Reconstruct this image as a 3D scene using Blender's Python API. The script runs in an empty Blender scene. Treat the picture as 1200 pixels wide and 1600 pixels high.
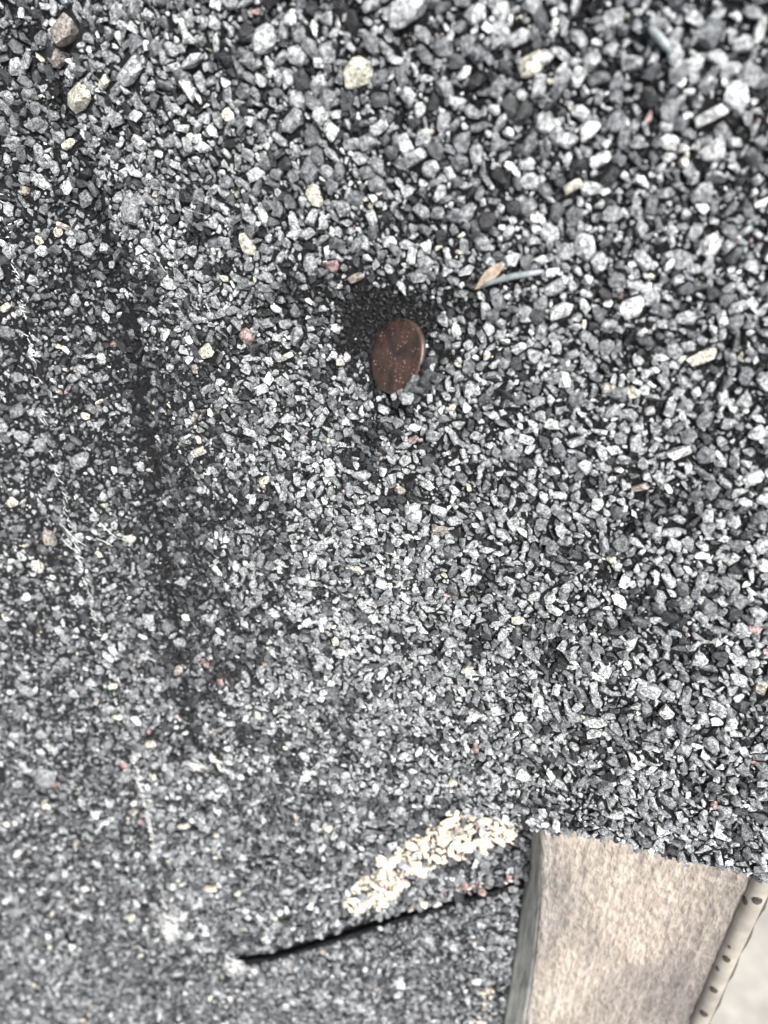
import bpy, bmesh, math, random
import numpy as np
from mathutils import Matrix, Vector

random.seed(7)
RNG = np.random.default_rng(11)
SC = bpy.context.scene
COL = SC.collection

# ------------------------------------------------------------------ camera, sky, sun, exposure
F = 1155.0            # focal length in photograph pixels
Z0 = 0.099            # metres, depth for relative size 1
S_A, S_X, S_Y = 0.78, 0.00015, -0.00032       # the roof plane: relative size = S_A + S_X*x + S_Y*y
_nv = np.array([S_X * F, -S_Y * F, -(S_A + S_X * 600 + S_Y * 800)])
HC = Z0 / np.linalg.norm(_nv)                 # camera height over the roof plane
N_CAM = -_nv / np.linalg.norm(_nv)            # roof normal seen from the camera
_dn = np.array([0.0, -1.0, 0.0]); _dn -= N_CAM * _dn.dot(N_CAM); _dn /= np.linalg.norm(_dn)
PITCH = math.radians(24)
UP = math.cos(PITCH) * N_CAM - math.sin(PITCH) * _dn
_wy = -(_dn - UP * _dn.dot(UP)); _wy /= np.linalg.norm(_wy)
_wx = np.cross(_wy, UP)
R3 = np.array([_wx, _wy, UP])                 # camera frame -> world frame
_rt = np.array([1.0, 0.0, 0.0]); _rt -= N_CAM * _rt.dot(N_CAM); _rt /= np.linalg.norm(_rt)


def s0(x, y):
    return S_A + S_X * x + S_Y * y


def ray(x, y):
    x = np.asarray(x, float); y = np.asarray(y, float)
    return np.stack([(x - 600) / F, -(y - 800) / F, -np.ones_like(x + y)], -1)


def _pt_cam(x, y, h):
    z = Z0 / s0(x, y) * (1 - np.asarray(h, float) / HC)
    return ray(x, y) * np.asarray(z)[..., None]


ORIGIN = _pt_cam(np.float64(619), np.float64(555), 0.02)


def pt(x, y, h):
    """World point on the line through (x, y), h metres above the roof plane."""
    return (_pt_cam(np.asarray(x, float) + 0 * np.asarray(y, float), np.asarray(y, float), h) - ORIGIN) @ R3.T


NW = R3 @ N_CAM
DOWN_W = R3 @ _dn
RIGHT_W = R3 @ _rt

cam_d = bpy.data.cameras.new('camera')
cam = bpy.data.objects.new('camera', cam_d); COL.objects.link(cam)
cam_pos = R3 @ (-ORIGIN)
M = Matrix([list(r) for r in R3]).to_4x4()
M.translation = Vector(cam_pos)
cam.matrix_world = M
cam_d.sensor_fit = 'VERTICAL'; cam_d.sensor_height = 36.0; cam_d.sensor_width = 27.0
cam_d.lens = F / 1600 * 36.0
cam_d.clip_start = 0.002; cam_d.clip_end = 400
cam_d.dof.use_dof = True
cam_d.dof.focus_distance = Z0 / 0.70
cam_d.dof.aperture_fstop = 17.0
SC.camera = cam

to_sun = 0.68 * N_CAM - 0.50 * _dn + 0.42 * _rt
to_sun = R3 @ (to_sun / np.linalg.norm(to_sun))
sun_elev = math.asin(to_sun[2]); sun_az = math.atan2(to_sun[0], to_sun[1])
w = bpy.data.worlds.new('World'); SC.world = w; w.use_nodes = True
nt = w.node_tree; nt.nodes.clear()
sky = nt.nodes.new('ShaderNodeTexSky'); sky.sky_type = 'NISHITA'; sky.sun_disc = False
sky.sun_elevation = sun_elev; sky.sun_rotation = sun_az
sky.air_density = 1.0; sky.dust_density = 4.0
hs = nt.nodes.new('ShaderNodeHueSaturation'); hs.inputs['Saturation'].default_value = 0.22
bg = nt.nodes.new('ShaderNodeBackground'); bg.inputs['Strength'].default_value = 0.05
ow = nt.nodes.new('ShaderNodeOutputWorld')
nt.links.new(sky.outputs[0], hs.inputs['Color']); nt.links.new(hs.outputs[0], bg.inputs[0]); nt.links.new(bg.outputs[0], ow.inputs[0])
sun_d = bpy.data.lights.new('sun', 'SUN'); sun_d.energy = 1.5; sun_d.angle = math.radians(10); sun_d.color = (1, 0.985, 0.96)
sun = bpy.data.objects.new('sun', sun_d); COL.objects.link(sun)
sun.rotation_euler = Vector(to_sun).to_track_quat('Z', 'Y').to_euler()
sun.location = Vector(to_sun) * 2
SC.view_settings.view_transform = 'Standard'; SC.view_settings.look = 'None'
SC.view_settings.gamma = 1; SC.view_settings.use_curve_mapping = False
SC.view_settings.exposure = 2.48
SC.cycles.max_bounces = 5; SC.cycles.diffuse_bounces = 3; SC.cycles.glossy_bounces = 3


# ------------------------------------------------------------------ materials
def node_mat(name):
    m = bpy.data.materials.new(name); m.use_nodes = True
    return m, m.node_tree, m.node_tree.nodes['Principled BSDF']


def N(nt, typ, **kw):
    n = nt.nodes.new(typ)
    for k, v in kw.items():
        if k in n.inputs: n.inputs[k].default_value = v
        else: setattr(n, k, v)
    return n


def noise(nt, vec, scale, detail=3, rough=0.6):
    n = N(nt, 'ShaderNodeTexNoise'); n.inputs['Scale'].default_value = scale
    n.inputs['Detail'].default_value = detail; n.inputs['Roughness'].default_value = rough
    nt.links.new(vec, n.inputs['Vector']); return n


def mapr(nt, src, a, b, c, d):
    n = N(nt, 'ShaderNodeMapRange')
    for i, v in enumerate((a, b, c, d)): n.inputs[i + 1].default_value = v
    nt.links.new(src, n.inputs[0]); return n.outputs[0]


def bump(nt, src, bsdf, strength, dist, prev=None):
    b = N(nt, 'ShaderNodeBump'); b.inputs['Strength'].default_value = strength; b.inputs['Distance'].default_value = dist
    nt.links.new(src, b.inputs['Height'])
    if prev: nt.links.new(prev, b.inputs['Normal'])
    nt.links.new(b.outputs[0], bsdf.inputs['Normal']); return b.outputs[0]


def mat_granule():
    m, t, b = node_mat('ceramic_granule')
    geo = N(t, 'ShaderNodeNewGeometry').outputs['Position']
    at = N(t, 'ShaderNodeAttribute'); at.attribute_name = 'tint'
    n1 = noise(t, geo, 4200, 3, 0.8); n2 = noise(t, geo, 1300, 4, 0.7); n3 = noise(t, geo, 500, 1)
    v = mapr(t, n1.outputs[0], 0.38, 0.62, 0.35, 1.6)
    v2 = mapr(t, n2.outputs[0], 0.36, 0.64, 0.2, 1.55)
    mu = N(t, 'ShaderNodeMath', operation='MULTIPLY'); t.links.new(v, mu.inputs[0]); t.links.new(v2, mu.inputs[1])
    sc = N(t, 'ShaderNodeVectorMath', operation='SCALE'); t.links.new(at.outputs['Color'], sc.inputs[0]); t.links.new(mu.outputs[0], sc.inputs['Scale'])
    t.links.new(sc.outputs[0], b.inputs['Base Color'])
    t.links.new(mapr(t, n3.outputs[0], 0.35, 0.65, 0.12, 0.55), b.inputs['Roughness'])
    b.inputs['Specular IOR Level'].default_value = 0.55
    p = bump(t, n2.outputs[0], b, 1.0, 0.00045)
    bump(t, n1.outputs[0], b, 0.8, 0.00012, p)
    return m


def mat_bitumen():
    m, t, b = node_mat('black_bitumen')
    geo = N(t, 'ShaderNodeNewGeometry').outputs['Position']
    n1 = noise(t, geo, 1500, 5, 0.8)
    r = N(t, 'ShaderNodeValToRGB'); r.color_ramp.elements[0].position = 0.45; r.color_ramp.elements[1].position = 0.72
    r.color_ramp.elements[0].color = (0.003, 0.003, 0.0035, 1); r.color_ramp.elements[1].color = (0.03, 0.03, 0.031, 1)
    t.links.new(n1.outputs[0], r.inputs[0]); t.links.new(r.outputs[0], b.inputs['Base Color'])
    b.inputs['Roughness'].default_value = 0.3; b.inputs['Specular IOR Level'].default_value = 0.3
    bump(t, n1.outputs[0], b, 1.0, 0.0009)
    return m


def mat_rust():
    m, t, b = node_mat('rusted_steel')
    geo = N(t, 'ShaderNodeTexCoord').outputs['Object']
    n1 = noise(t, geo, 330, 5, 0.7); n2 = noise(t, geo, 1500, 3, 0.7)
    r = N(t, 'ShaderNodeValToRGB'); e = r.color_ramp.elements
    e[0].position = 0.35; e[0].color = (0.011, 0.0065, 0.005, 1); e[1].position = 0.64; e[1].color = (0.052, 0.026, 0.018, 1)
    t.links.new(n1.outputs[0], r.inputs[0])
    vo = N(t, 'ShaderNodeTexVoronoi'); vo.inputs['Scale'].default_value = 2000; t.links.new(geo, vo.inputs['Vector'])
    dot = mapr(t, vo.outputs['Distance'], 0.16, 0.28, 1, 0)
    sel = mapr(t, noise(t, geo, 480, 2, 0.8).outputs[0], 0.50, 0.62, 0, 1)
    mu = N(t, 'ShaderNodeMath', operation='MULTIPLY'); t.links.new(dot, mu.inputs[0]); t.links.new(sel, mu.inputs[1])
    mx = N(t, 'ShaderNodeMix', data_type='RGBA'); t.links.new(mu.outputs[0], mx.inputs['Factor'])
    t.links.new(r.outputs[0], mx.inputs['A']); mx.inputs['B'].default_value = (0.32, 0.27, 0.24, 1)
    ln = N(t, 'ShaderNodeVectorMath', operation='LENGTH'); t.links.new(geo, ln.inputs[0])
    wob = N(t, 'ShaderNodeMath', operation='MULTIPLY_ADD'); t.links.new(n2.outputs[0], wob.inputs[0]); wob.inputs[1].default_value = 0.0007; t.links.new(ln.outputs['Value'], wob.inputs[2])
    rim = mapr(t, wob.outputs[0], 0.0060, 0.0064, 0, 0.4)
    mr = N(t, 'ShaderNodeMix', data_type='RGBA'); t.links.new(rim, mr.inputs['Factor']); t.links.new(mx.outputs['Result'], mr.inputs['A']); mr.inputs['B'].default_value = (0.11, 0.085, 0.07, 1)
    t.links.new(mr.outputs['Result'], b.inputs['Base Color'])
    b.inputs['Metallic'].default_value = 0.25
    t.links.new(mapr(t, n1.outputs[0], 0.3, 0.7, 0.28, 0.5), b.inputs['Roughness'])
    bump(t, n2.outputs[0], b, 0.5, 0.00015)
    return m


def mat_simple(name, ca, cb, scale, rough=0.6, bs=0.4, bd=0.0002, stretch=None):
    m, t, b = node_mat(name)
    geo = N(t, 'ShaderNodeTexCoord').outputs['Object']
    if stretch:
        mp = N(t, 'ShaderNodeMapping'); mp.inputs['Scale'].default_value = stretch
        t.links.new(geo, mp.inputs['Vector']); geo = mp.outputs[0]
    n1 = noise(t, geo, scale, 5, 0.65)
    r = N(t, 'ShaderNodeValToRGB'); e = r.color_ramp.elements
    e[0].position = 0.35; e[0].color = (*ca, 1); e[1].position = 0.65; e[1].color = (*cb, 1)
    t.links.new(n1.outputs[0], r.inputs[0]); t.links.new(r.outputs[0], b.inputs['Base Color'])
    b.inputs['Roughness'].default_value = rough
    bump(t, n1.outputs[0], b, bs, bd)
    return m


def mat_board():
    m, t, b = node_mat('painted_wood')
    tc = N(t, 'ShaderNodeTexCoord').outputs['Object']      # local y runs along the board
    def mp(sc):
        n = N(t, 'ShaderNodeMapping'); n.inputs['Scale'].default_value = sc; t.links.new(tc, n.inputs['Vector']); return n.outputs[0]
    grain = noise(t, mp((1, 0.10, 1)), 520, 5, 0.7)
    fleck = noise(t, mp((1, 0.33, 1)), 900, 3, 0.6)
    patch = noise(t, mp((1, 0.35, 1)), 38, 3, 0.6)
    r = N(t, 'ShaderNodeValToRGB'); e = r.color_ramp.elements
    e[0].position = 0.40; e[0].color = (0.225, 0.200, 0.180, 1); e[1].position = 0.60; e[1].color = (0.345, 0.305, 0.258, 1)
    t.links.new(patch.outputs[0], r.inputs[0])
    k = N(t, 'ShaderNodeMath', operation='MULTIPLY')
    t.links.new(mapr(t, grain.outputs[0], 0.32, 0.6, 0.58, 1.12), k.inputs[0]); t.links.new(mapr(t, fleck.outputs[0], 0.35, 0.65, 0.72, 1.2), k.inputs[1])
    sc = N(t, 'ShaderNodeVectorMath', operation='SCALE'); t.links.new(r.outputs[0], sc.inputs[0]); t.links.new(k.outputs[0], sc.inputs['Scale'])
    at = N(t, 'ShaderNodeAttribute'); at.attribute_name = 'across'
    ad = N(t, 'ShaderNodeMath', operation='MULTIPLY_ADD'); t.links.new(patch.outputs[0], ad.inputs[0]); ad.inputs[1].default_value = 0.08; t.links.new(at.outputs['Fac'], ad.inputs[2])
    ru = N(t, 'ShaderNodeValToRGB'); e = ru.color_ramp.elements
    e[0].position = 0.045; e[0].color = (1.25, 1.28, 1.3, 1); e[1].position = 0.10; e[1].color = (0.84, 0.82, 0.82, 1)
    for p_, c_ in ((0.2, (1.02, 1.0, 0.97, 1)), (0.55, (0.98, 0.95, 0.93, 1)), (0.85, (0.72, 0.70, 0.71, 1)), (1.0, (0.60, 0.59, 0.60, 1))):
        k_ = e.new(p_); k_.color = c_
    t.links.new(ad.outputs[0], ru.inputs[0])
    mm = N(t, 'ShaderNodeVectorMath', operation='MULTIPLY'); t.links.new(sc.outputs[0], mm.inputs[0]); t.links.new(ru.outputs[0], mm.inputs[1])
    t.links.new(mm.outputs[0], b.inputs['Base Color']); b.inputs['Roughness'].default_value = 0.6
    p = bump(t, fleck.outputs[0], b, 1.0, 0.0016)
    bump(t, grain.outputs[0], b, 0.6, 0.0004, p)
    return m


M_GR, M_BI, M_RU, M_BOARD = mat_granule(), mat_bitumen(), mat_rust(), mat_board()
M_EDGE = mat_simple('weathered_grey_wood', (0.075, 0.078, 0.066), (0.30, 0.30, 0.275), 520, 0.6, 0.8, 0.0006, (1, 0.10, 1))
M_PIPE = mat_simple('cream_plastic', (0.16, 0.146, 0.125), (0.27, 0.247, 0.21), 120, 0.45, 0.2, 0.0001)
M_HOLE = mat_simple('dark_hole', (0.012, 0.010, 0.008), (0.05, 0.04, 0.03), 300, 0.8)
M_SHADE = mat_simple('brown_shade', (0.03, 0.024, 0.02), (0.07, 0.055, 0.045), 300, 0.7)  # dark brown for the shade line drawn beside the pipe
M_GROUND = mat_simple('pale_concrete', (0.155, 0.147, 0.13), (0.23, 0.218, 0.195), 7, 0.85, 0.2, 0.002)
M_FIBRE = mat_simple('glass_fibre', (0.6, 0.6, 0.59), (0.8, 0.8, 0.78), 500, 0.4)
M_TWIG = mat_simple('grey_stem', (0.10, 0.115, 0.12), (0.22, 0.24, 0.245), 700, 0.5, 0.4, 0.0001)
M_FLAKE = mat_simple('dry_tan_flake', (0.17, 0.125, 0.085), (0.40, 0.34, 0.27), 900, 0.7, 0.8, 0.0002)
M_DECK = mat_simple('deck_wood', (0.20, 0.14, 0.09), (0.34, 0.25, 0.16), 40, 0.8)


# ------------------------------------------------------------------ helpers
def link_mesh(name, verts, faces, mat, parent=None, origin=None, tint=None, smooth=False):
    verts = np.asarray(verts, np.float64)
    if origin is None: origin = verts.mean(0)
    me = bpy.data.meshes.new(name)
    faces = np.asarray(faces, np.int32)
    nv, nf, k = len(verts), len(faces), faces.shape[1]
    me.vertices.add(nv); me.vertices.foreach_set('co', (verts - origin).astype(np.float32).ravel())
    me.loops.add(nf * k); me.loops.foreach_set('vertex_index', faces.ravel())
    me.polygons.add(nf); me.polygons.foreach_set('loop_start', np.arange(0, nf * k, k, dtype=np.int32))
    me.polygons.foreach_set('loop_total', np.full(nf, k, np.int32))
    me.polygons.foreach_set('use_smooth', np.full(nf, smooth, bool))
    me.update(calc_edges=True)
    if tint is not None:
        a = me.color_attributes.new('tint', 'FLOAT_COLOR', 'POINT')
        c = np.ones((nv, 4), np.float32); c[:, :3] = tint
        a.data.foreach_set('color', c.ravel())
    me.materials.append(mat)
    o = bpy.data.objects.new(name, me); COL.objects.link(o)
    o.location = origin
    if parent: o.parent = parent; o.matrix_parent_inverse = parent_matrix(parent)
    return o


def parent_matrix(p):
    bpy_m = Matrix.Identity(4)
    q = p; loc = Vector((0, 0, 0))
    # things and parts here carry only translations, so the inverse is a plain shift
    while q:
        loc += q.location
        if q.parent: loc += q.matrix_parent_inverse.translation
        q = q.parent
    bpy_m.translation = -loc
    return bpy_m


def tag(o, label=None, cat=None, group=None, kind=None):
    if label: o['label'] = label
    if cat: o['category'] = cat
    if group: o['group'] = group
    if kind: o['kind'] = kind
    return o


def empty(name, loc):
    o = bpy.data.objects.new(name, None); COL.objects.link(o); o.location = loc; o.empty_display_size = 0.01
    return o


_perm = RNG.random((64, 64))


def vnoise(x, y, seed=0):
    """smooth 2-D value noise in 0..1"""
    x = np.asarray(x, float) + seed * 17.3; y = np.asarray(y, float) + seed * 9.7
    xi = np.floor(x).astype(int); yi = np.floor(y).astype(int); fx = x - xi; fy = y - yi
    fx = fx * fx * (3 - 2 * fx); fy = fy * fy * (3 - 2 * fy)
    g = lambda a, b: _perm[a % 64, b % 64]
    return (g(xi, yi) * (1 - fx) * (1 - fy) + g(xi + 1, yi) * fx * (1 - fy) + g(xi, yi + 1) * (1 - fx) * fy + g(xi + 1, yi + 1) * fx * fy)


# rock shapes
def hull_template(n, seed):
    rnd = random.Random(seed)
    bm = bmesh.new()
    ax = (1.0, rnd.uniform(0.55, 0.92), rnd.uniform(0.40, 0.70))
    pw = rnd.uniform(0.55, 1.0)
    for i in range(n):
        v = Vector((rnd.gauss(0, 1), rnd.gauss(0, 1), rnd.gauss(0, 1))).normalized()
        v = Vector([math.copysign(abs(c) ** pw, c) for c in v]) * rnd.uniform(0.85, 1.0)
        bm.verts.new((v.x * ax[0], v.y * ax[1], v.z * ax[2]))
    r = bmesh.ops.convex_hull(bm, input=bm.verts)
    bmesh.ops.delete(bm, geom=list({g for g in r['geom_interior'] + r['geom_unused'] if isinstance(g, bmesh.types.BMVert)}), context='VERTS')
    bmesh.ops.triangulate(bm, faces=bm.faces)
    bm.verts.ensure_lookup_table()
    V = np.array([v.co[:] for v in bm.verts]); V -= (V.max(0) + V.min(0)) / 2
    V /= np.abs(V[:, :2]).max()
    T = np.array([[l.vert.index for l in f.loops] for f in bm.faces], np.int32)
    bm.free()
    return V, T


TPL = [hull_template(13, s) for s in range(20)]
TPL_BIG = [hull_template(20, 100 + s) for s in range(22)]

TONES = np.array([[0.028, 0.030, 0.033], [0.065, 0.068, 0.072], [0.118, 0.123, 0.128], [0.19, 0.196, 0.201], [0.295, 0.303, 0.308], [0.45, 0.455, 0.45],
                  [0.45, 0.435, 0.36], [0.25, 0.175, 0.17], [0.25, 0.225, 0.20], [0.62, 0.55, 0.44], [0.008, 0.008, 0.009]])
# 10 tarry black 0 black 1 charcoal 2 dark grey 3 mid grey 4 light grey 5 near white 6 cream 7 pink 8 tan 9 strong cream


def frame_of(nrm):
    """orthonormal frames (n,3,3) whose third column is nrm"""
    a = np.tile(RIGHT_W, (len(nrm), 1)); a -= nrm * (a * nrm).sum(1)[:, None]; a /= np.linalg.norm(a, axis=1)[:, None]
    b = np.cross(nrm, a)
    return np.stack([a, b, nrm], -1)


def rot_small(n, tilt):
    """random spin about z then a random tilt"""
    th = RNG.random(n) * 2 * math.pi; cz, sz = np.cos(th), np.sin(th); z = np.zeros(n); o = np.ones(n)
    Rz = np.stack([np.stack([cz, -sz, z], -1), np.stack([sz, cz, z], -1), np.stack([z, z, o], -1)], 1)
    ph = RNG.normal(0, 1, n) * tilt; ca, sa = np.cos(ph), np.sin(ph)
    Rx = np.stack([np.stack([o, z, z], -1), np.stack([z, ca, -sa], -1), np.stack([z, sa, ca], -1)], 1)
    ph2 = RNG.normal(0, 1, n) * tilt; cb, sb = np.cos(ph2), np.sin(ph2)
    Ry = np.stack([np.stack([cb, z, sb], -1), np.stack([z, o, z], -1), np.stack([-sb, z, cb], -1)], 1)
    return Rx @ Ry @ Rz


class Sheet:
    """A curved slab of shingle given on a px grid; h(x, y) is its real height over the roof plane."""
    def __init__(self, gx, gy, hfun, thick=0.0028):
        self.gx, self.gy = gx, gy
        self.h = hfun(gx, gy)
        self.P = pt(gx, gy, self.h)
        du = np.gradient(self.P, axis=1); dv = np.gradient(self.P, axis=0)
        n = np.cross(du, dv); n /= np.linalg.norm(n, axis=-1)[..., None]
        n *= np.sign((n * NW).sum(-1))[..., None]
        self.n = n; self.thick = thick
        a = self.P[1:, 1:] - self.P[:-1, :-1]; b = self.P[1:, :-1] - self.P[:-1, 1:]
        self.area = 0.5 * np.linalg.norm(np.cross(a, b), axis=-1)

    def build(self, parent, origin=None):
        r, c = self.gx.shape
        top = self.P.reshape(-1, 3); bot = (self.P - self.n * self.thick).reshape(-1, 3)
        V = np.concatenate([top, bot]); off = r * c
        idx = np.arange(r * c).reshape(r, c)
        q = np.stack([idx[:-1, :-1], idx[1:, :-1], idx[1:, 1:], idx[:-1, 1:]], -1).reshape(-1, 4)
        Fs = [q, q[:, ::-1] + off]
        for e in (idx[0, :], idx[:, -1], idx[-1, ::-1], idx[::-1, 0]):
            Fs.append(np.stack([e[:-1], e[1:], e[1:] + off, e[:-1] + off], -1))
        return link_mesh('shingle', V, np.concatenate(Fs), M_BI, parent, smooth=True)

    def sample(self, n, mask=None):
        a = self.area.ravel().copy()
        if mask is not None:
            cx = 0.25 * (self.gx[1:, 1:] + self.gx[:-1, :-1] + self.gx[1:, :-1] + self.gx[:-1, 1:]).ravel()
            cy = 0.25 * (self.gy[1:, 1:] + self.gy[:-1, :-1] + self.gy[1:, :-1] + self.gy[:-1, 1:]).ravel()
            a *= mask(cx, cy)
        k = RNG.choice(len(a), n, p=a / a.sum())
        i, j = np.unravel_index(k, self.area.shape); u = RNG.random(n); v = RNG.random(n)
        L = lambda A: (A[i, j].T * (1 - u) * (1 - v) + A[i, j + 1].T * u * (1 - v) + A[i + 1, j].T * (1 - u) * v + A[i + 1, j + 1].T * u * v).T
        return L(self.P), L(self.n), L(self.gx), L(self.gy), a.sum()

    def at(self, x, y):
        """nearest grid point to a pixel"""
        d = (self.gx - x) ** 2 + (self.gy - y) ** 2
        i, j = np.unravel_index(np.argmin(d), d.shape)
        h = self.h[i, j]
        return pt(x, y, h), self.n[i, j]


def throw(P, r, keep_gap):
    """dart throwing, biggest first; returns indices kept"""
    e1, e2 = RIGHT_W, DOWN_W
    cell = 0.0026
    A = P @ e1; B = P @ e2; C = P @ NW
    order = np.argsort(-r)
    grid = {}; out = []
    al, bl, cl, rl, gl = A.tolist(), B.tolist(), C.tolist(), r.tolist(), keep_gap.tolist()
    for k in order.tolist():
        a, b, c, rr = al[k], bl[k], cl[k], rl[k]
        i, j = int(a // cell), int(b // cell); g = gl[k]
        ok = True
        for ii in (i - 1, i, i + 1):
            for jj in (j - 1, j, j + 1):
                for (pa, pb, pc, pr) in grid.get((ii, jj), ()):
                    q = (rr + pr) * g
                    if (a - pa) ** 2 + (b - pb) ** 2 + (c - pc) ** 2 < q * q:
                        ok = False; break
                if not ok: break
            if not ok: break
        if ok:
            grid.setdefault((i, j), []).append((a, b, c, rr)); out.append(k)
    return np.array(out, int)


PART_MESH = {}


def granule_part(parent, p, nrm, rad, tone, ang=None, flat=1.0, asp=1.0, label=None, tpl=None):
    """One granule as an object; alike pieces share their mesh data."""
    ti = random.randrange(len(TPL_BIG)) if tpl is None else tpl
    key = (ti, tone)
    if key not in PART_MESH:
        V, T = TPL_BIG[ti]
        o = link_mesh('granule', V, T, M_GR, None, origin=np.zeros(3), tint=TONES[tone])
        PART_MESH[key] = o.data; COL.objects.unlink(o); bpy.data.objects.remove(o)
    o = bpy.data.objects.new('granule', PART_MESH[key]); COL.objects.link(o)
    fr = frame_of(np.array([nrm]))[0]
    if ang is None: R = rot_small(1, 0.25)[0]
    else:
        c, s = math.cos(ang), math.sin(ang); R = np.array([[c, -s, 0], [s, c, 0], [0, 0, 1]]) @ np.eye(3)
    m3 = fr @ R
    mw = Matrix([list(r) for r in m3]).to_4x4() @ Matrix.Diagonal((rad, rad * asp, rad * flat, 1))
    mw.translation = Vector(p)
    o.parent = parent; o.matrix_parent_inverse = parent_matrix(parent)
    o.matrix_basis = mw
    if label: o['label'] = label
    return o


def scatter(sheet, parent, n_cand, region, n_parts, mask=None, size=1.0, specials=(), in_view=None, gap=0.70):
    """Throw granules over a sheet: specials and the largest as parts, the rest as one stuff part."""
    P, n, gx, gy, area = sheet.sample(n_cand, mask)
    d = np.where(RNG.random(n_cand) < 0.55, np.exp(RNG.normal(math.log(1.06e-3), 0.46, n_cand)), np.exp(RNG.normal(math.log(0.5e-3), 0.22, n_cand))) * size           # diameters
    d = np.clip(d, 0.32e-3, 3.0e-3 * size)
    keep, dm, w = region(gx, gy)                                            # keep chance, size factor, tone weights (n,10)
    d = d * dm
    on = RNG.random(n_cand) < keep
    sp = []
    for (x, y, wpx, tone, asp, lab) in specials:
        q, qn = sheet.at(x, y)
        z = abs(np.dot(q - cam_pos, R3[:, 2] * 1.0)) if False else np.linalg.norm(q - cam_pos)
        sp.append((q, qn, 0.44 * wpx * z / F, tone, asp, lab))
    r = d / 2
    rel = P - cn; ax = rel @ nd; lat = np.linalg.norm(rel - ax[:, None] * nd, axis=1)
    on &= ~((lat < RH + r * 0.9) & (ax > -r * 1.5 - 0.0008))
    if sp:
        for q, qn, rr, *_ in sp:
            on &= np.linalg.norm(P - q, axis=1) > (rr * 0.85 + r * 0.55)
    P, n, gx, gy, r, w = P[on], n[on], gx[on], gy[on], r[on], w[on]
    k = throw(P, r, np.full(len(P), gap))
    P, n, gx, gy, r, w = P[k], n[k], gx[k], gy[k], r[k], w[k]
    cw = np.cumsum(w, 1); cw /= cw[:, -1:]
    tone = (RNG.random(len(P))[:, None] > cw).sum(1).clip(0, 10)
    jit = np.exp(RNG.normal(0, 0.18, len(P)))
    tarry = (r < 0.00036) & (RNG.random(len(P)) < 0.72) & (tone < 6)
    tone[tarry] = 10
    # height of the seat: small ones sit lower, a few stand proud
    lift = r * RNG.uniform(-0.1, 0.45, len(P)) + RNG.random(len(P)) * 0.00025
    Pc = P + n * lift[:, None]
    dist = np.linalg.norm(Pc - cam_pos, axis=1)
    vis = (gx > -5) & (gx < 1205) & (gy > -5) & (gy < 1605)
    if in_view is not None: vis &= in_view(gx, gy)
    show = np.where(vis, r / dist, 0)
    big = np.argsort(-show)[:max(0, n_parts - len(sp))]
    big = big[show[big] > 0]
    isbig = np.zeros(len(P), bool); isbig[big] = True
    for i in big:
        granule_part(parent, Pc[i], n[i], r[i] * 1.08, int(tone[i]), flat=random.uniform(0.8, 1.1), asp=random.uniform(0.8, 1.15))
    for q, qn, rr, tn, asp, lab in sp:
        granule_part(parent, q + qn * rr * 0.25, qn, rr, tn, ang=random.uniform(0, 6.28) if asp > 0.85 else 0.5, asp=asp, flat=0.9, label=lab)
    # the rest: one mesh
    idx = np.where(~isbig)[0]
    allV, allT, allC = [], [], []; off = 0
    which = RNG.integers(0, len(TPL), len(P))
    R = frame_of(n) @ rot_small(len(P), 0.42)
    for t, (V, T) in enumerate(TPL):
        s = idx[which[idx] == t]
        if not len(s): continue
        sc = r[s, None] * np.stack([RNG.uniform(0.9, 1.25, len(s)), RNG.uniform(0.75, 1.1, len(s)), RNG.uniform(0.75, 1.15, len(s))], -1)
        W = np.einsum('nij,nvj->nvi', R[s], V[None] * sc[:, None, :]) + Pc[s][:, None, :]
        allV.append(W.reshape(-1, 3))
        allT.append((T[None] + (np.arange(len(s)) * len(V))[:, None, None] + off).reshape(-1, 3)); off += len(s) * len(V)
        c = TONES[tone[s]] * jit[s, None]
        allC.append(np.repeat(c, len(V), 0))
    o = link_mesh('granule_coating', np.concatenate(allV), np.concatenate(allT), M_GR, parent, tint=np.concatenate(allC))
    o.name = 'granule_coating'; tag(o, kind='stuff')
    print('granules', parent.name, len(P), 'parts', len(big) + len(sp), 'tris', sum(len(t) for t in allT), 'area mm2', area * 1e6)
    return o


# ------------------------------------------------------------------ outlines of the shingles (traced courses)
def poly(xs, ys):
    return lambda t: np.interp(t, xs, ys)


A_LEFT = poly([-260, 0, 60, 150, 290, 490, 620, 800, 1000, 1160, 1220, 1400], [10, 62, 80, 112, 160, 214, 236, 256, 286, 312, 335, 360])
A_BOT = poly([250, 335, 450, 600, 700, 780, 830, 900, 960, 1040, 1100, 1190, 1600], [1195, 1212, 1228, 1250, 1264, 1276, 1298, 1300, 1312, 1334, 1350, 1372, 1440])
FIB = poly([-260, 0, 330, 560, 700, 830, 950, 1100, 1200, 1300, 1440, 1475, 1500, 1520, 1600, 1760], [-75, -45, 5, 52, 80, 112, 145, 182, 214, 236, 262, 300, 362, 367, 373, 388])
SLOT = poly([200, 362, 420, 500, 600, 700, 820, 900, 1000], [1520, 1492, 1484, 1462, 1432, 1404, 1370, 1350, 1325])


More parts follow.
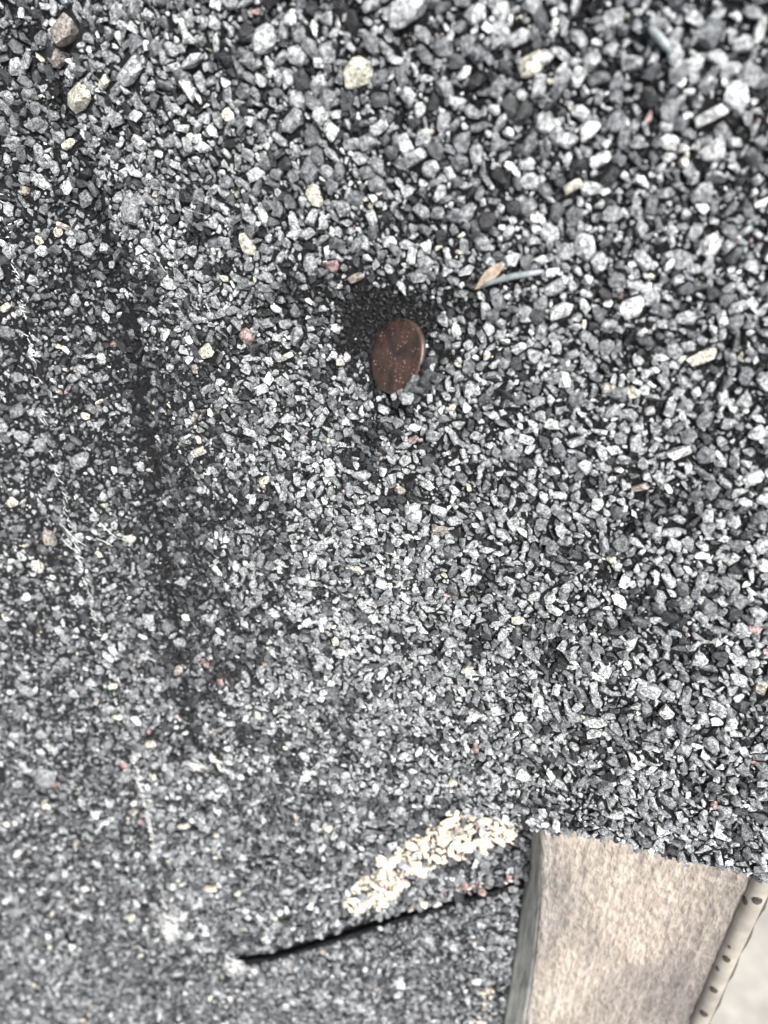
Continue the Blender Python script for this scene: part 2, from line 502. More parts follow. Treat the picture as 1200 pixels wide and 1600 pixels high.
def hA(x, y):
    d = np.clip(x - A_LEFT(y), 0, None)
    near = np.exp(-(((x - 500) ** 2 + (y - 1240) ** 2) / 380.0 ** 2))
    ds = 0.020 - 0.008 * near + 0.185 * (1 - np.exp(-d / 450)) * (1 - 0.85 * near)
    h = (1 - s0(x, y) / (s0(x, y) + ds)) * HC
    h += 0.0016 * (vnoise(x / 150, y / 150, 3) - 0.5) + 0.0009 * (vnoise(x / 50, y / 50, 4) - 0.5)
    pit = np.exp(-(((x - 596) / 62) ** 2 + ((y - 520) / 62) ** 2)) * 0.0024 + np.exp(-(((x - 660) / 45) ** 2 + ((y - 470) / 25) ** 2)) * 0.001
    return h - pit


def hB(x, y):
    return 0.0022 + 0.0007 * (vnoise(x / 90, y / 90, 5) - 0.5) + 0.0012 * np.exp(-np.abs(y - SLOT(x)) / 35) * (x < 900)


def hC(x, y):
    return 0.0012 + 0.0010 * (vnoise(x / 110, y / 110, 6) - 0.5)


def hD(x, y):
    return -0.0006 + 0.0006 * (vnoise(x / 80, y / 80, 7) - 0.5)


def grid(nu, nv, x0, x1, y0, y1):
    """x0, x1: functions of y; y0, y1: functions of x"""
    u, v = np.meshgrid(np.linspace(0, 1, nu), np.linspace(0, 1, nv))
    x = x0(np.full_like(u, 500)) * (1 - u) + x1(np.full_like(u, 500)) * u; y = v * 1000
    for _ in range(30):
        y = y0(x) * (1 - v) + y1(x) * v
        x = x0(y) * (1 - u) + x1(y) * u
    return x, y


const = lambda c: (lambda t: np.full_like(np.asarray(t, float), c))
rag = lambda f, a, sc, sd: (lambda t: f(t) + a * (vnoise(np.asarray(t) / sc, 0 * np.asarray(t), sd) - 0.5))

shA = Sheet(*grid(170, 180, rag(A_LEFT, 14, 18, 1), const(1460), const(-240), rag(A_BOT, 16, 16, 2)), hA)
shB = Sheet(*grid(110, 150, rag(FIB, 8, 14, 8), const(930), const(-240), lambda x: rag(rag(SLOT, 6, 40, 9), 8, 7, 10)(x)), hB)
shC = Sheet(*grid(70, 170, const(-330), lambda y: rag(FIB, 8, 14, 8)(y) - 2.5, const(-240), const(1760)), hC)
shD = Sheet(*grid(70, 50, lambda y: FIB(y) + 2, lambda y: 815 - (y - 1400) * 0.12, lambda x: SLOT(x) + np.interp(x, [365, 450, 700, 820], [18, 19, 16, 15]), const(1760)), hD)

# the nail's place: needed before the granules, which stop at its rim
hAf0 = lambda x, y: float(hA(np.array(float(x)), np.array(float(y))))
nail_h = hAf0(619, 555)
cn = pt(617, 556, nail_h + 0.0021)
tilt = math.radians(47)
_v = R3.T @ (cam_pos - cn); _v /= np.linalg.norm(_v)
_m = np.array([-0.97, 0.24, 0.0]); _m -= _v * _m.dot(_v); _m /= np.linalg.norm(_m)
nd = R3 @ (_v * math.cos(tilt) + _m * math.sin(tilt))
nd /= np.linalg.norm(nd)
q = Vector(nd).to_track_quat('Z', 'Y')
RH = 0.0061

# ------------------------------------------------------------------ the roof and its shingles
roof = tag(empty('shingle_roof', tuple(pt(300, 1000, -0.02))), 'dark grey granule-coated asphalt shingle roof of overlapping ragged-edged pieces, pierced by a nail', 'roof')

PX = np.array


def boxes(pts, h0, h1):
    """closed slab over a px polygon between two heights over the roof plane"""
    n = len(pts); x = PX([p[0] for p in pts], float); y = PX([p[1] for p in pts], float)
    top = pt(x, y, h1)
    return top, top + NW * (h0 - h1), n


def slab(name, pts, h0, h1, mat, parent):
    top, bot, n = boxes(pts, h0, h1)
    bm = bmesh.new(); a = [bm.verts.new(p) for p in top - top.mean(0)]; b = [bm.verts.new(p) for p in bot - top.mean(0)]
    bm.faces.new(a); bm.faces.new(b[::-1])
    for i in range(n): bm.faces.new((a[i], b[i], b[(i + 1) % n], a[(i + 1) % n]))
    bmesh.ops.recalc_face_normals(bm, faces=bm.faces)
    me = bpy.data.meshes.new(name); bm.to_mesh(me); bm.free(); me.materials.append(mat)
    o = bpy.data.objects.new(name, me); COL.objects.link(o); o.location = top.mean(0)
    if parent: o.parent = parent; o.matrix_parent_inverse = parent_matrix(parent)
    return o


slab('underlay', [(-320, -230), (1100, -230), (1000, 1240), (850, 1330), (822, 1750), (-320, 1750)], -0.0075, -0.0045, M_BI, roof)
slab('roof_deck', [(-320, -230), (1100, -230), (1000, 1240), (850, 1330), (822, 1750), (-320, 1750)], -0.022, -0.0078, M_DECK, roof)

oC = shC.build(roof); oC['label'] = 'left shingle with a frayed fibreglass edge'
oB = shB.build(roof); oB['label'] = 'middle shingle with a patch of cream granules'
oD = shD.build(roof); oD['label'] = 'lower shingle below the black slot'
oA = shA.build(roof); oA['label'] = 'raised top shingle pierced by the rusty nail'


def weights(n, base):
    return np.tile(np.array(list(base) + [0] * (11 - len(base)), float), (n, 1))


def regA(x, y):
    n = len(x)
    keep = np.ones(n); dm = np.ones(n)
    w = weights(n, [0.03, 0.07, 0.18, 0.31, 0.26, 0.10, 0.006, 0.001, 0.004, 0.0, 0.04])
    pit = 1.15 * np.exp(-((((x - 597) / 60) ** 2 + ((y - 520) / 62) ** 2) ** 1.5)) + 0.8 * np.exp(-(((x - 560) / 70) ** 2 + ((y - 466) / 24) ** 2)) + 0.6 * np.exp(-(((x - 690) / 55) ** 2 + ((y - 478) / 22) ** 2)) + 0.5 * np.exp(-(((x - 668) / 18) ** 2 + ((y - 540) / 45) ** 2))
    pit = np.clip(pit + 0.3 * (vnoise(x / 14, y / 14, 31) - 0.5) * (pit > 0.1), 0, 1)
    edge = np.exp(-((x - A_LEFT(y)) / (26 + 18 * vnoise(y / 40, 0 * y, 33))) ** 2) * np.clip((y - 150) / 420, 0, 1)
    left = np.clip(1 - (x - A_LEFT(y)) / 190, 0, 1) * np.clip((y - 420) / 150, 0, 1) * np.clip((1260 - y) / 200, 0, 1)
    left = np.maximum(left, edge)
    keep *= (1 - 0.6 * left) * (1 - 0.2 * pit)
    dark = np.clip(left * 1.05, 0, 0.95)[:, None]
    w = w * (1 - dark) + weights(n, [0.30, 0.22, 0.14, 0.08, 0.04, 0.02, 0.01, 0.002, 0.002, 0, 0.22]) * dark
    # worn-out spots where the tar shows
    worn = np.clip((vnoise(x / 34, y / 34, 40) - 0.68) * 5, 0, 0.8)[:, None]
    w = w * (1 - worn) + weights(n, [0.3, 0.2, 0.1, 0.05, 0.02, 0, 0, 0, 0, 0, 0.33]) * worn
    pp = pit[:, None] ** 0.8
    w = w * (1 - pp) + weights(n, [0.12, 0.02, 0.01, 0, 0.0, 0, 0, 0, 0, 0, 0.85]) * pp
    right = np.clip((x - 650) / 350, 0, 1)[:, None] * np.clip((900 - y) / 500, 0.3, 1)[:, None]
    w = w * (1 - 0.5 * right) + weights(n, [0.02, 0.06, 0.15, 0.30, 0.32, 0.12, 0.006, 0.002, 0.005, 0]) * 0.5 * right
    dm *= 1 - 0.06 * np.exp(-(((x - 560) / 330) ** 2 + ((y - 560) / 200) ** 2)) - 0.45 * pit
    dm *= 1 - 0.04 * np.clip((x - 500) / 500, 0, 1) + 0.15 * np.clip((y - 650) / 400, 0, 1) + 0.05 * np.clip((500 - y) / 500, 0, 1)
    dm *= 1 - 0.5 * ((np.abs(x - 800) < 62) & (np.abs(y - 434) < 18))
    return keep, dm, w


def in_poly(x, y, pts):
    c = np.zeros(len(x), bool); n = len(pts)
    for i in range(n):
        x1, y1 = pts[i]; x2, y2 = pts[(i + 1) % n]
        t = ((y1 > y) != (y2 > y)); xx = x1 + (y - y1) * (x2 - x1) / ((y2 - y1) if y2 != y1 else 1e-9)
        c ^= t & (x < xx)
    return c


CREAM = [(536, 1412), (545, 1390), (560, 1372), (590, 1352), (610, 1328), (648, 1306), (668, 1288), (690, 1276), (712, 1262), (792, 1270), (806, 1300), (792, 1318), (740, 1334), (700, 1348), (668, 1362), (640, 1372), (622, 1402), (600, 1412), (572, 1420)]


def regB(x, y):
    n = len(x)
    keep = np.ones(n); dm = np.ones(n) * 0.95
    w = weights(n, [0.08, 0.19, 0.29, 0.24, 0.13, 0.035, 0.007, 0.001, 0.003, 0, 0.08])
    band = np.clip((1100 - y) / 350, 0, 1) * np.clip(y / 500, 0.45, 1)
    w = w * (1 - band)[:, None] + weights(n, [0.12, 0.27, 0.29, 0.15, 0.07, 0.035, 0.010, 0.001, 0.002, 0, 0.07]) * band[:, None]
    keep *= 1 - 0.30 * band
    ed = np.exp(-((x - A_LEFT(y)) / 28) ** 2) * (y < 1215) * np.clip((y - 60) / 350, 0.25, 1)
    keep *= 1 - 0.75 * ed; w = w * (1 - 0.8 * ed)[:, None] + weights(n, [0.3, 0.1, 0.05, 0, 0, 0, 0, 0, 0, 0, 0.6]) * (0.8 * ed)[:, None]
    dm *= 1 - 0.25 * band
    xj = x + 18 * (vnoise(x / 14, y / 9, 12) - 0.5); yj = y + 20 * (vnoise(x / 14, y / 9, 13) - 0.5)
    c = in_poly(xj, yj, CREAM) & (vnoise(x / 16, y / 7, 61) > 0.16) & (RNG.random(n) < 0.94)
    w[c] = [0.0, 0.0, 0.01, 0.02, 0.02, 0.04, 0.12, 0.01, 0.03, 0.75, 0]
    dm[c] = 1.08
    e = (np.abs(y - SLOT(x)) < 16) & (x > 640) & (RNG.random(n) < 0.3)
    w[e] = [0, 0, 0.1, 0.1, 0, 0, 0.3, 0.25, 0.25, 0, 0]
    lap_shade = np.exp(-(((y - A_BOT(x)) - 4) / 15) ** 2) * np.clip((x - 360) / 120, 0, 1) * 0.85 * (~c)  # shade below the top shingle's edge, put into darker granule tones
    w = w * (1 - lap_shade)[:, None] + weights(n, [0.4, 0.35, 0.2, 0.05, 0, 0, 0, 0, 0, 0]) * lap_shade[:, None]
    return keep, dm, w


def regC(x, y):
    n = len(x)
    keep = np.ones(n); dm = np.ones(n) * 0.95
    up = np.clip((1150 - y) / 300, 0, 1)
    w = weights(n, [0.09, 0.20, 0.28, 0.22, 0.13, 0.04, 0.008, 0.001, 0.004, 0, 0.08])
    w = w * (1 - up)[:, None] + weights(n, [0.08, 0.21, 0.29, 0.20, 0.10, 0.045, 0.010, 0.001, 0.003, 0, 0.07]) * up[:, None]
    dm *= 1 - 0.12 * up
    return keep, dm, w


def regD(x, y):
    n = len(x)
    keep = np.ones(n); dm = np.ones(n) * 0.95
    w = weights(n, [0.05, 0.16, 0.31, 0.28, 0.15, 0.035, 0.005, 0.001, 0.003, 0, 0.05])
    c = (np.abs(x - 758 + 10 * (vnoise(x / 12, y / 12, 3) - .5)) < 9) & (y > 1535) & (RNG.random(n) < 0.6)
    w[c] = [0, 0, 0.1, 0.1, 0, 0.05, 0.15, 0.05, 0.2, 0.35, 0]
    return keep, dm, w


SPEC_A = [(108, 48, 62, 8, 0.8, 'large tan granule'), (128, 152, 54, 6, 0.8, None), (165, 128, 26, 6, 0.8, None), (98, 92, 40, 8, 0.8, None), (390, 380, 40, 6, 0.92, 'pale yellow granule'), (387, 525, 26, 7, 1.0, 'dark red granule'), (325, 548, 36, 6, 0.8, 'cream pointed granule'), (465, 522, 34, 3, 0.95, None),
          (450, 556, 28, 6, 0.6, 'small cream granule'), (533, 566, 16, 6, 1, None), (647, 686, 23, 7, 0.85, 'pink granule below the nail'), (427, 655, 36, 3, 0.95, None), (360, 686, 34, 3, 1, None),
          (428, 684, 30, 3, 0.8, None), (562, 113, 52, 6, 0.8, 'large cream granule'), (638, 15, 70, 4, 0.8, 'largest pale grey granule'), (210, 330, 46, 3, 0.9, None), (487, 265, 44, 2, 0.95, None),
          (460, 190, 48, 3, 0.95, None), (495, 306, 36, 6, 0.9, None), (896, 291, 30, 6, 0.8, 'cream yellow granule'), (938, 250, 34, 5, 0.8, None), (1015, 183, 20, 7, 1, 'small pink granule'),
          (915, 385, 46, 4, 1, None), (1110, 180, 46, 5, 0.6, None), (1150, 153, 44, 4, 0.9, None), (486, 410, 30, 3, 0.95, None), (558, 431, 40, 8, 0.5, None), (866, 450, 36, 3, 0.8, None), (990, 480, 46, 5, 0.8, None),
          (878, 485, 44, 5, 0.6, None), (1096, 556, 48, 6, 0.6, None), (876, 773, 24, 5, 1, None), (650, 246, 44, 4, 0.7, None), (312, 705, 32, 6, 0.7, None), (312, 686, 18, 6, 1, None), (660, 330, 30, 3, 1, None), (738, 175, 30, 3, 0.9, None),
          (665, 1015, 30, 4, 0.7, None), (731, 1043, 28, 6, 0.9, None), (794, 1012, 36, 4, 0.9, None), (932, 1126, 40, 5, 0.6, None), (1016, 1075, 38, 4, 0.95, None), (1112, 1160, 32, 3, 1, None),
          (850, 1268, 20, 5, 1, None), (818, 1262, 32, 3, 0.8, None), (745, 1166, 22, 7, 0.9, None), (710, 1220, 20, 6, 0.9, None), (470, 770, 28, 5, 0.6, None), (516, 735, 26, 5, 0.8, None), (626, 765, 22, 8, 1, None), (568, 740, 38, 4, 0.7, None),
          (1060, 706, 40, 5, 0.7, None), (430, 900, 26, 3, 0.9, None), (540, 945, 26, 3, 0.9, None), (525, 1000, 24, 6, 0.9, None), (810, 968, 26, 6, 0.8, None), (955, 873, 20, 6, 0.9, None), (208, 112, 52, 4, 0.7, None), (810, 60, 40, 4, 0.8, None), (850, 90, 34, 5, 0.7, None),
          (415, 750, 26, 6, 0.8, None), (305, 95, 44, 4, 0.7, None), (832, 100, 44, 6, 0.7, None), (415, 60, 46, 4, 0.8, None), (900, 690, 34, 4, 0.7, None), (1050, 830, 38, 4, 0.7, None), (505, 850, 28, 4, 0.8, None), (712, 812, 30, 4, 0.8, None), (1000, 760, 30, 8, 0.6, None)]
SPEC_C = [(20, 783, 24, 6, 0.8, 'two-toned cream granule'), (80, 838, 30, 8, 0.95, None), (60, 883, 24, 6, 0.9, None), (65, 1145, 26, 3, 0.8, None), (75, 1212, 34, 3, 0.9, None), (165, 1282, 22, 5, 0.5, None), (60, 440, 20, 6, 1, None),
          (70, 350, 16, 6, 0.9, None), (40, 1075, 22, 3, 0.9, None), (30, 640, 34, 2, 0.6, None), (10, 480, 20, 6, 0.8, None), (75, 1255, 20, 6, 0.8, None), (135, 1385, 20, 5, 0.7, None), (205, 1430, 20, 6, 0.6, None), (30, 1330, 16, 5, 0.8, None), (38, 680, 30, 3, 0.9, None),
          (50, 1080, 24, 3, 0.8, None), (210, 1265, 20, 8, 0.8, None)]
SPEC_B = [(130, 717, 44, 3, 0.65, 'long grey granule'), (205, 840, 26, 6, 0.8, None), (135, 650, 17, 6, 1, None), (157, 627, 16, 6, 0.6, None), (110, 225, 24, 6, 0.7, None), (92, 362, 18, 6, 0.8, None), (238, 1160, 24, 6, 0.7, None), (186, 1119, 20, 6, 0.8, None),
          (332, 1385, 27, 9, 0.65, 'bright cream granule'), (290, 1288, 24, 6, 0.6, None), (235, 966, 30, 4, 0.9, None), (330, 1240, 24, 4, 0.8, None), (155, 865, 14, 6, 1, None), (62, 375, 14, 6, 1, None), (275, 1118, 12, 8, 1, None), (400, 1250, 24, 4, 0.7, None), (160, 560, 20, 4, 1, None), (115, 590, 22, 3, 1, None),
          (545, 1350, 22, 3, 1, None), (500, 1310, 20, 4, 0.8, None), (178, 1070, 22, 6, 0.5, None), (450, 1390, 20, 4, 0.7, None)]

inside_B = lambda x, y: ((x < A_LEFT(y) + 45) | (y > A_BOT(x) - 45)).astype(float)
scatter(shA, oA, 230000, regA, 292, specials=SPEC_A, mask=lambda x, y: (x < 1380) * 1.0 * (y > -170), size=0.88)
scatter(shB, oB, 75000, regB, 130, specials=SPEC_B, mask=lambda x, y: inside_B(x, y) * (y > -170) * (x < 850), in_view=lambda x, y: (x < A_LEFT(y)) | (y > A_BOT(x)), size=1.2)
scatter(shC, oC, 90000, regC, 130, specials=SPEC_C, mask=lambda x, y: (x > -110) * 1.0 * (y > -170) * (y < 1730), size=1.2)
scatter(shD, oD, 45000, regD, 90, specials=[(530, 1560, 18, 5, 0.8, None), (625, 1535, 20, 5, 0.7, None), (595, 1450, 10, 5, 1, None)], mask=lambda x, y: (y < 1730) * 1.0, size=1.08)


# ------------------------------------------------------------------ frayed fibreglass along the joints
def strands(name, lines, rad, mat, parent):
    V, Fc = [], []
    for pts in lines:
        pts = np.asarray(pts); m = len(pts); base = sum(len(v) for v in V)
        t = np.gradient(pts, axis=0); t /= np.linalg.norm(t, axis=1)[:, None] + 1e-12
        a = np.cross(t, NW); a /= np.linalg.norm(a, axis=1)[:, None] + 1e-12; b = np.cross(t, a)
        taper = np.sin(np.linspace(0.35, math.pi - 0.25, m))[:, None] * rad
        ring = [pts + taper * (a * math.cos(q) + b * math.sin(q)) for q in (0, 2.1, 4.2)]
        V.append(np.stack(ring, 1).reshape(-1, 3))
        for i in range(m - 1):
            for q in range(3):
                Fc.append((base + i * 3 + q, base + i * 3 + (q + 1) % 3, base + (i + 1) * 3 + (q + 1) % 3, base + (i + 1) * 3 + q))
    o = link_mesh(name, np.concatenate(V), Fc, mat, parent, smooth=True)
    return tag(o, kind='stuff')


def hair(x, y, ang, length, h, bend=0.25):
    p = pt(x, y, h)
    d = math.cos(ang) * RIGHT_W + math.sin(ang) * DOWN_W
    e = -math.sin(ang) * RIGHT_W + math.cos(ang) * DOWN_W
    u = np.linspace(-0.5, 0.5, 7)[:, None]
    k = random.uniform(-bend, bend)
    return p + d * u * length + e * (u * u * k * 2) * length + NW * (0.25 - u * u) * length * random.uniform(0, 0.5)


fl = []
def tuft(cx, cy, sx, sy, n, a0, spread, L, h=0.0036):
    for _ in range(n):
        fl.append(hair(random.gauss(cx, sx), random.gauss(cy, sy), a0 + random.gauss(0, spread), L * random.uniform(0.5, 1.3), h + random.uniform(0, 0.001)))


for y in np.arange(-60, 1480, 2.2):
    d = 0.2 if y < 330 else (0.35 if y < 600 else (0.2 if y < 1180 else (1.0 if y < 1320 else 0.6)))
    d *= float(vnoise(y / 16, 0.0, 50)) * 2
    if random.random() < d:
        tuft(float(FIB(y)), y, 2.2, 3, 3 if 1180 < y < 1325 else (2 if y > 1325 else (2 if y > 850 else 1)), 1.3, 0.8, 0.0011 if y < 600 else 0.0016, h=0.0036 if y < 900 else 0.0045)
for y in np.arange(1500, 1700, 2.5):
    tuft(float(FIB(y)), y, 2.5, 3, 1, 1.4, 0.7, 0.0018, 0.002)
tuft(267, 1447, 7, 13, 75, 1.05, 0.6, 0.0048, 0.0046)
tuft(366, 1508, 8, 7, 90, 0.6, 0.9, 0.0030, 0.005)
tuft(306, 1196, 9, 5, 26, 0.5, 0.35, 0.0032)
tuft(116, 838, 6, 14, 4, 1.1, 0.35, 0.006)
tuft(168, 830, 10, 8, 2, 0.6, 0.3, 0.006)
strands('glass_fibres', fl, 0.0001, M_FIBRE, oC)
fl = []
for _ in range(5):
    x = random.gauss(575, 75); y = random.gauss(535, 70)
    if abs(x - 619) < 75 and abs(y - 545) < 100: continue
    fl.append(hair(x, y, random.uniform(0, 3.14), random.uniform(0.0012, 0.0035), float(hA(np.array(x), np.array(y))) + 0.0005))
for _ in range(12):
    x = random.gauss(250, 40); y = random.gauss(760, 260)
    if x < A_LEFT(y) + 5: continue
    fl.append(hair(x, y, random.uniform(0, 3.14), random.uniform(0.0015, 0.004), float(hA(np.array(x), np.array(y))) + 0.0006))
strands('glass_fibres', fl, 0.00005, M_FIBRE, oA)

# ------------------------------------------------------------------ rusty nail
def lathe(profile, seg=40):
    """profile: (radius, z) pairs"""
    bm = bmesh.new(); rings = []
    for r, z in profile:
        if r < 1e-7: rings.append([bm.verts.new((0, 0, z))])
        else: rings.append([bm.verts.new((r * math.cos(2 * math.pi * i / seg), r * math.sin(2 * math.pi * i / seg), z)) for i in range(seg)])
    for a, b in zip(rings, rings[1:]):
        for i in range(seg):
            j = (i + 1) % seg
            if len(a) == 1: bm.faces.new((a[0], b[i], b[j]))
            elif len(b) == 1: bm.faces.new((a[i], b[0], a[j]))
            else: bm.faces.new((a[i], b[i], b[j], a[j]))
    bmesh.ops.recalc_face_normals(bm, faces=bm.faces)
    return bm


nail = tag(empty('roofing_nail', tuple(cn)), 'rusty brown round-headed nail sunk in a black pit in the granules', 'nail')


def place_bm(name, bm, mat, parent, loc, quat, smooth=True):
    bm.transform(quat.to_matrix().to_4x4())
    me = bpy.data.meshes.new(name); bm.to_mesh(me); bm.free(); me.materials.append(mat)
    for p in me.polygons: p.use_smooth = smooth
    o = bpy.data.objects.new(name, me); COL.objects.link(o); o.location = loc
    if parent: o.parent = parent; o.matrix_parent_inverse = parent_matrix(parent)
    return o


hb = lathe([(0, 0.0001), (RH * 0.5, 0.00007), (RH * 0.88, 0), (RH * 0.965, -0.0001), (RH, -0.0004), (RH * 0.99, -0.0009), (RH * 0.9, -0.0012), (RH * 0.35, -0.0015), (0, -0.0015)], 48)
for v in hb.verts:
    a = math.atan2(v.co.y, v.co.x); rr = v.co.xy.length
    if rr > RH * 0.6:
        f = 1 + 0.012 * math.sin(3 * a + 1) + 0.008 * math.sin(7 * a)
        v.co.x *= f; v.co.y *= f
    v.co.z += 0.00004 * math.sin(v.co.x * 700) * math.cos(v.co.y * 600)
place_bm('nail_head', hb, M_RU, nail, cn, q)
place_bm('nail_shank', lathe([(0, -0.0014), (0.0016, -0.0014), (0.0015, -0.022), (0, -0.026)], 16), M_RU, nail, cn, q)

def on_disc(x, y):
    r_ = R3 @ ray(np.float64(x), np.float64(y)); t_ = (cn - cam_pos).dot(nd) / r_.dot(nd)
    return cam_pos + r_ * t_


for gx_, gy_, rr_, tn_ in [(662, 584, 0.0008, 10), (666, 594, 0.0011, 0), (652, 596, 0.0009, 3), (642, 605, 0.0010, 1), (655, 610, 0.0012, 2), (630, 613, 0.0008, 2), (638, 622, 0.0012, 3), (670, 568, 0.0008, 10), (618, 620, 0.0007, 4)]:
    top_ = on_disc(gx_, gy_) + nd * 0.0004
    gap_ = (top_ - pt(gx_, gy_, hAf0(gx_, gy_))).dot(NW)
    granule_part(oA, top_, NW, rr_, tn_, flat=1.0)
    if gap_ > 0.0012:
        granule_part(oA, top_ - NW * min(gap_ * 0.5, 0.0016) + RIGHT_W * 0.0004, NW, rr_ * 1.2, 0, flat=1.0)

# ------------------------------------------------------------------ twig and flake lying on the granules
def tube(name, pts, radii, mat, parent=None, seg=8):
    pts = np.asarray(pts); t = np.gradient(pts, axis=0); t /= np.linalg.norm(t, axis=1)[:, None]
    a = np.cross(t, NW); a /= np.linalg.norm(a, axis=1)[:, None]; b = np.cross(t, a)
    radii = np.asarray(radii)[:, None]
    V = np.stack([pts + radii * (a * math.cos(2 * math.pi * k / seg) + b * math.sin(2 * math.pi * k / seg)) for k in range(seg)], 1).reshape(-1, 3)
    Fc = [(i * seg + k, i * seg + (k + 1) % seg, (i + 1) * seg + (k + 1) % seg, (i + 1) * seg + k) for i in range(len(pts) - 1) for k in range(seg)]
    m = len(pts)
    V = np.concatenate([V, pts[:1], pts[-1:]]); n0 = m * seg
    tri = [(n0, (k + 1) % seg, k, k) for k in range(seg)] + [(n0 + 1, (m - 1) * seg + k, (m - 1) * seg + (k + 1) % seg, (m - 1) * seg + (k + 1) % seg) for k in range(seg)]
    bm = bmesh.new(); o3 = V.mean(0); vs = [bm.verts.new(v - o3) for v in V]
    for f in Fc: bm.faces.new([vs[i] for i in f])
    for f in tri: bm.faces.new([vs[i] for i in f[:3]])
    bmesh.ops.recalc_face_normals(bm, faces=bm.faces)
    me = bpy.data.meshes.new(name); bm.to_mesh(me); bm.free(); me.materials.append(mat)
    for p in me.polygons: p.use_smooth = True
    o = bpy.data.objects.new(name, me); COL.objects.link(o); o.location = o3
    if parent: o.parent = parent; o.matrix_parent_inverse = parent_matrix(parent)
    return o


def hAf(x, y): return float(hA(np.array(float(x)), np.array(float(y))))


tw = [pt(x, y, hAf(x, y) + 0.0011) for x, y in [(752, 449), (768, 441), (785, 436), (805, 431), (825, 428), (842, 425), (850, 424)]]
tag(tube('twig', tw, [0.0002, 0.00036, 0.00045, 0.00046, 0.00045, 0.0004, 0.0002], M_TWIG), 'thin bluish grey stem lying on the granules near the rusty nail', 'twig')
tw = [pt(x, y, hAf(x, y) + 0.0014) for x, y in [(1014, 42), (1022, 50), (1032, 60), (1042, 72), (1048, 84)]]
tag(tube('twig', tw, [0.0002, 0.0005, 0.00055, 0.0005, 0.0002], M_TWIG), 'blurred grey curved stem among the largest pale granules', 'twig')


def flake(name, outline, hh, mat):
    top = np.array([pt(x, y, hAf(x, y) + hh + 0.0003 * random.random()) for x, y in outline])
    c = top.mean(0); n = len(top)
    bm = bmesh.new(); a = [bm.verts.new(p - c) for p in top]; b = [bm.verts.new(p - c - NW * 0.0004) for p in top]
    ca = bm.verts.new(NW * 0.0004); cb = bm.verts.new(-NW * 0.0003)
    for i in range(n):
        j = (i + 1) % n
        bm.faces.new((a[i], a[j], ca)); bm.faces.new((b[j], b[i], cb)); bm.faces.new((a[i], b[i], b[j], a[j]))
    bmesh.ops.recalc_face_normals(bm, faces=bm.faces)
    me = bpy.data.meshes.new(name); bm.to_mesh(me); bm.free(); me.materials.append(mat)
    o = bpy.data.objects.new(name, me); COL.objects.link(o); o.location = c
    return o


tag(flake('bark_flake', [(742, 452), (750, 436), (758, 424), (770, 416), (782, 410), (787, 418), (778, 430), (768, 440), (756, 450)], 0.0009, M_FLAKE), 'small tan flake tucked against the end of the thin grey stem', 'flake')

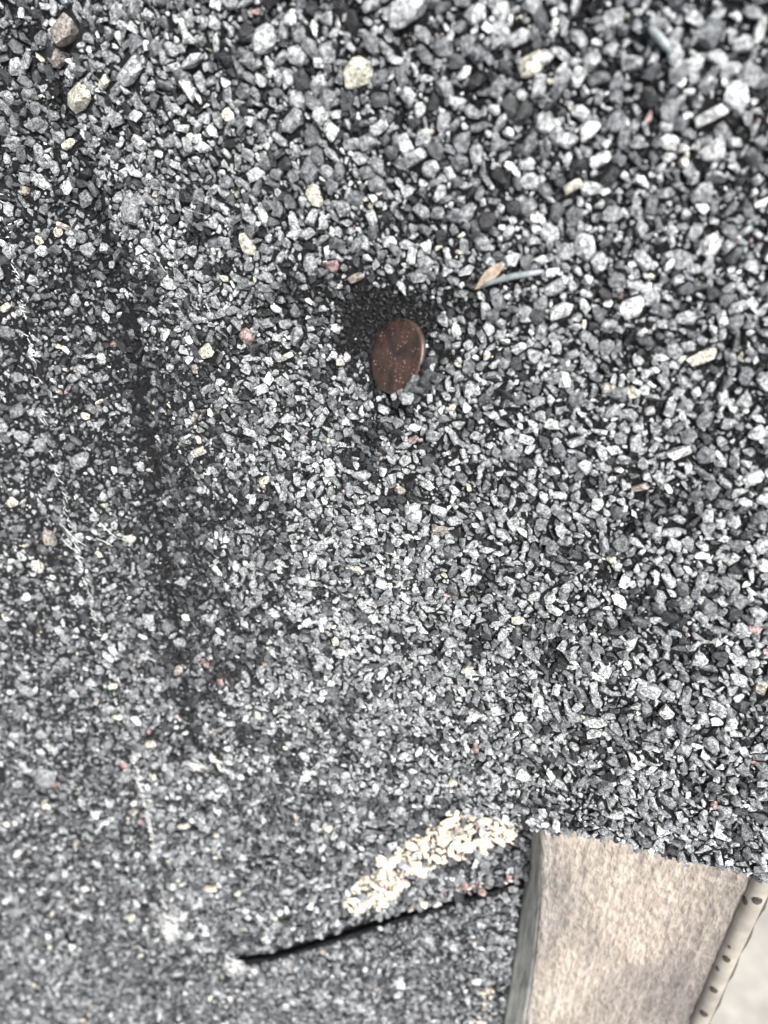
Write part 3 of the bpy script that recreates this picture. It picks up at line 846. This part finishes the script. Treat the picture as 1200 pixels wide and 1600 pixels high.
# ------------------------------------------------------------------ wooden board, pipe and ground beyond the roof
def board():
    hL = lambda y: np.interp(y, [1180, 1300, 1600, 1800], [0.015, 0.0135, 0.0085, 0.004])
    hR = lambda y: np.interp(y, [1180, 1300, 1600, 1800], [0.0175, 0.0155, 0.0085, 0.004])
    nv, nu = 110, 70
    ys = np.linspace(1215, 1790, nv)
    XL = np.interp(ys, [1200, 1300, 1400, 1500, 1600, 1800], [850, 844, 845, 836, 821, 796])
    XR = np.interp(ys, [1200, 1375, 1600, 1800], [1262, 1190, 1074, 972])
    u = np.linspace(0, 1, nu)
    gx = XL[:, None] * (1 - u) + XR[:, None] * u; gy = np.repeat(ys[:, None], nu, 1)
    h = hL(ys)[:, None] * (1 - u) + hR(ys)[:, None] * u
    # rounded left arris, cupped face
    h = h - 0.0012 * np.exp(-u / 0.012)[None] + 0.0005 * np.sin(u * math.pi * 1.0)[None] + 0.0002 * (vnoise(gx / 14, gy / 60, 21) - 0.5)
    P = pt(gx, gy, h + 0.00045 * (vnoise(gx / 7, gy / 9, 22) - 0.5))
    # lower left edge of the grey side
    XB = np.interp(ys, [1200, 1300, 1380, 1440, 1540, 1600, 1800], [838, 829, 820, 812, 797, 787, 758])
    B = pt(XB, ys, 0.0 * ys + 0.0005)
    b = tag(empty('wooden_board', tuple(P[nv // 2, nu // 2])), 'pale beige weathered board running out from under the ragged shingle edge', 'board')
    c = P[nv // 2, nu // 2]
    # local frame: y along the board
    yd = P[-1, nu // 2] - P[0, nu // 2]; yd /= np.linalg.norm(yd)
    xd = P[nv // 2, -1] - P[nv // 2, 0]; xd -= yd * xd.dot(yd); xd /= np.linalg.norm(xd); zd = np.cross(xd, yd)
    Rm = np.array([xd, yd, zd])

    def mk(name, G, mat, thick, smooth=True):
        r, k = G.shape[:2]
        down = -zd * np.sign(zd.dot(NW)) * thick
        V = np.concatenate([G.reshape(-1, 3), (G + down).reshape(-1, 3)]); off = r * k
        idx = np.arange(off).reshape(r, k)
        qd = np.stack([idx[:-1, :-1], idx[1:, :-1], idx[1:, 1:], idx[:-1, 1:]], -1).reshape(-1, 4)
        Fs = [qd, qd[:, ::-1] + off]
        for e in (idx[0, :], idx[:, -1], idx[-1, ::-1], idx[::-1, 0]):
            Fs.append(np.stack([e[:-1], e[1:], e[1:] + off, e[:-1] + off], -1))
        o = link_mesh(name, (V - c) @ Rm.T, np.concatenate(Fs), mat, None, origin=np.zeros(3), smooth=smooth)
        o.parent = b; o.matrix_parent_inverse = parent_matrix(b)
        mw = Matrix([list(x) for x in Rm.T]).to_4x4(); mw.translation = Vector(c); o.matrix_basis = mw
        return o

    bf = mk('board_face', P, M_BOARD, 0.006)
    aa = bf.data.attributes.new('across', 'FLOAT', 'POINT'); aa.data.foreach_set('value', np.tile(np.repeat(u[None, :], nv, 0).ravel(), 2).astype(np.float32))
    v = np.linspace(0, 1, 9)[None, :, None]
    top = P[:, :1] - 0.00015 * NW
    S = top * (1 - v) + B[:, None, :] * v
    S = S + NW * (0.0003 * np.sin(v * math.pi * 2.2) * (1 - v))
    mk('board_side', S, M_EDGE, 0.0015)['label'] = 'grey-green worn side'
    return P


PB = board()

# pipe along the right edge of the board
ys = np.linspace(1200, 1790, 40)
xp = np.interp(ys, [1200, 1390, 1480, 1600, 1800], [1270, 1184, 1143, 1091, 1004])
hp = np.interp(ys, [1180, 1300, 1600, 1800], [0.0175, 0.0155, 0.0085, 0.004]) + 0.0002
pc = pt(xp, ys, hp)
pipe_root = tag(empty('cream_pipe', tuple(pc[20])), 'thin cream pipe dotted with black holes along the edge of the beige board', 'pipe')
PR = 0.0023
tube('pipe_body', pc, np.full(40, PR), M_PIPE, pipe_root, 48)
tube('pipe_shade_strip', pc + RIGHT_W * PR * 1.06 - NW * 0.0002, np.full(40, 0.0006) * (1 + 0.5 * np.sin(np.arange(40) * 1.9)), M_SHADE, pipe_root, 8)  # added dark strip, stands in for the shadow line on the pipe's right
tdir = pc[-1] - pc[0]; tdir /= np.linalg.norm(tdir)
for hx, hy, off, rr in [(0, 1393, 0.35, 0.9), (0, 1404, -0.7, 0.8), (0, 1487, 0.0, 0.8), (0, 1507, -0.45, 0.5), (0, 1535, 0.05, 0.85), (0, 1572, 0.1, 0.9), (0, 1470, -0.2, 0.35), (0, 1612, 0.1, 0.8)]:
    p = np.array([np.interp(hy, ys, pc[:, i]) for i in range(3)])
    v = cam_pos - p; v -= tdir * v.dot(tdir); v /= np.linalg.norm(v); sd = np.cross(tdir, v)
    if sd.dot(RIGHT_W) < 0: sd = -sd
    Rh = 0.0012 * rr
    V = []
    for ring, rise in ((1.06, -0.00020), (1.0, 0.00014), (0.5, 0.00014), (0.0, 0.00014)):
        for q_ in range(24):
            wob = 1 + 0.05 * math.sin(2 * q_ + hy)
            a_ = off + ring * wob * Rh * math.cos(q_ * math.pi / 12) / PR; l_ = 1.3 * ring * wob * Rh * math.sin(q_ * math.pi / 12)
            V.append(p + tdir * l_ + (v * math.cos(a_) + sd * math.sin(a_)) * (PR + rise))
    Fc = [(r_ * 24 + k, r_ * 24 + (k + 1) % 24, (r_ + 1) * 24 + (k + 1) % 24, (r_ + 1) * 24 + k) for r_ in range(3) for k in range(24)]
    link_mesh('pipe_hole', V, Fc, M_HOLE, pipe_root, smooth=True)

# ground far below the roof edge
gz = -2.6
n = 24
gx, gy = np.meshgrid(np.linspace(-60, 60, n), np.linspace(-60, 60, n))
V = np.stack([gx, gy, np.full_like(gx, gz)], -1).reshape(-1, 3)
idx = np.arange(n * n).reshape(n, n)
tag(link_mesh('ground', V, np.stack([idx[:-1, :-1], idx[:-1, 1:], idx[1:, 1:], idx[1:, :-1]], -1).reshape(-1, 4), M_GROUND, origin=np.array([0, 0, gz])), kind='structure')
bpy.context.view_layer.update()
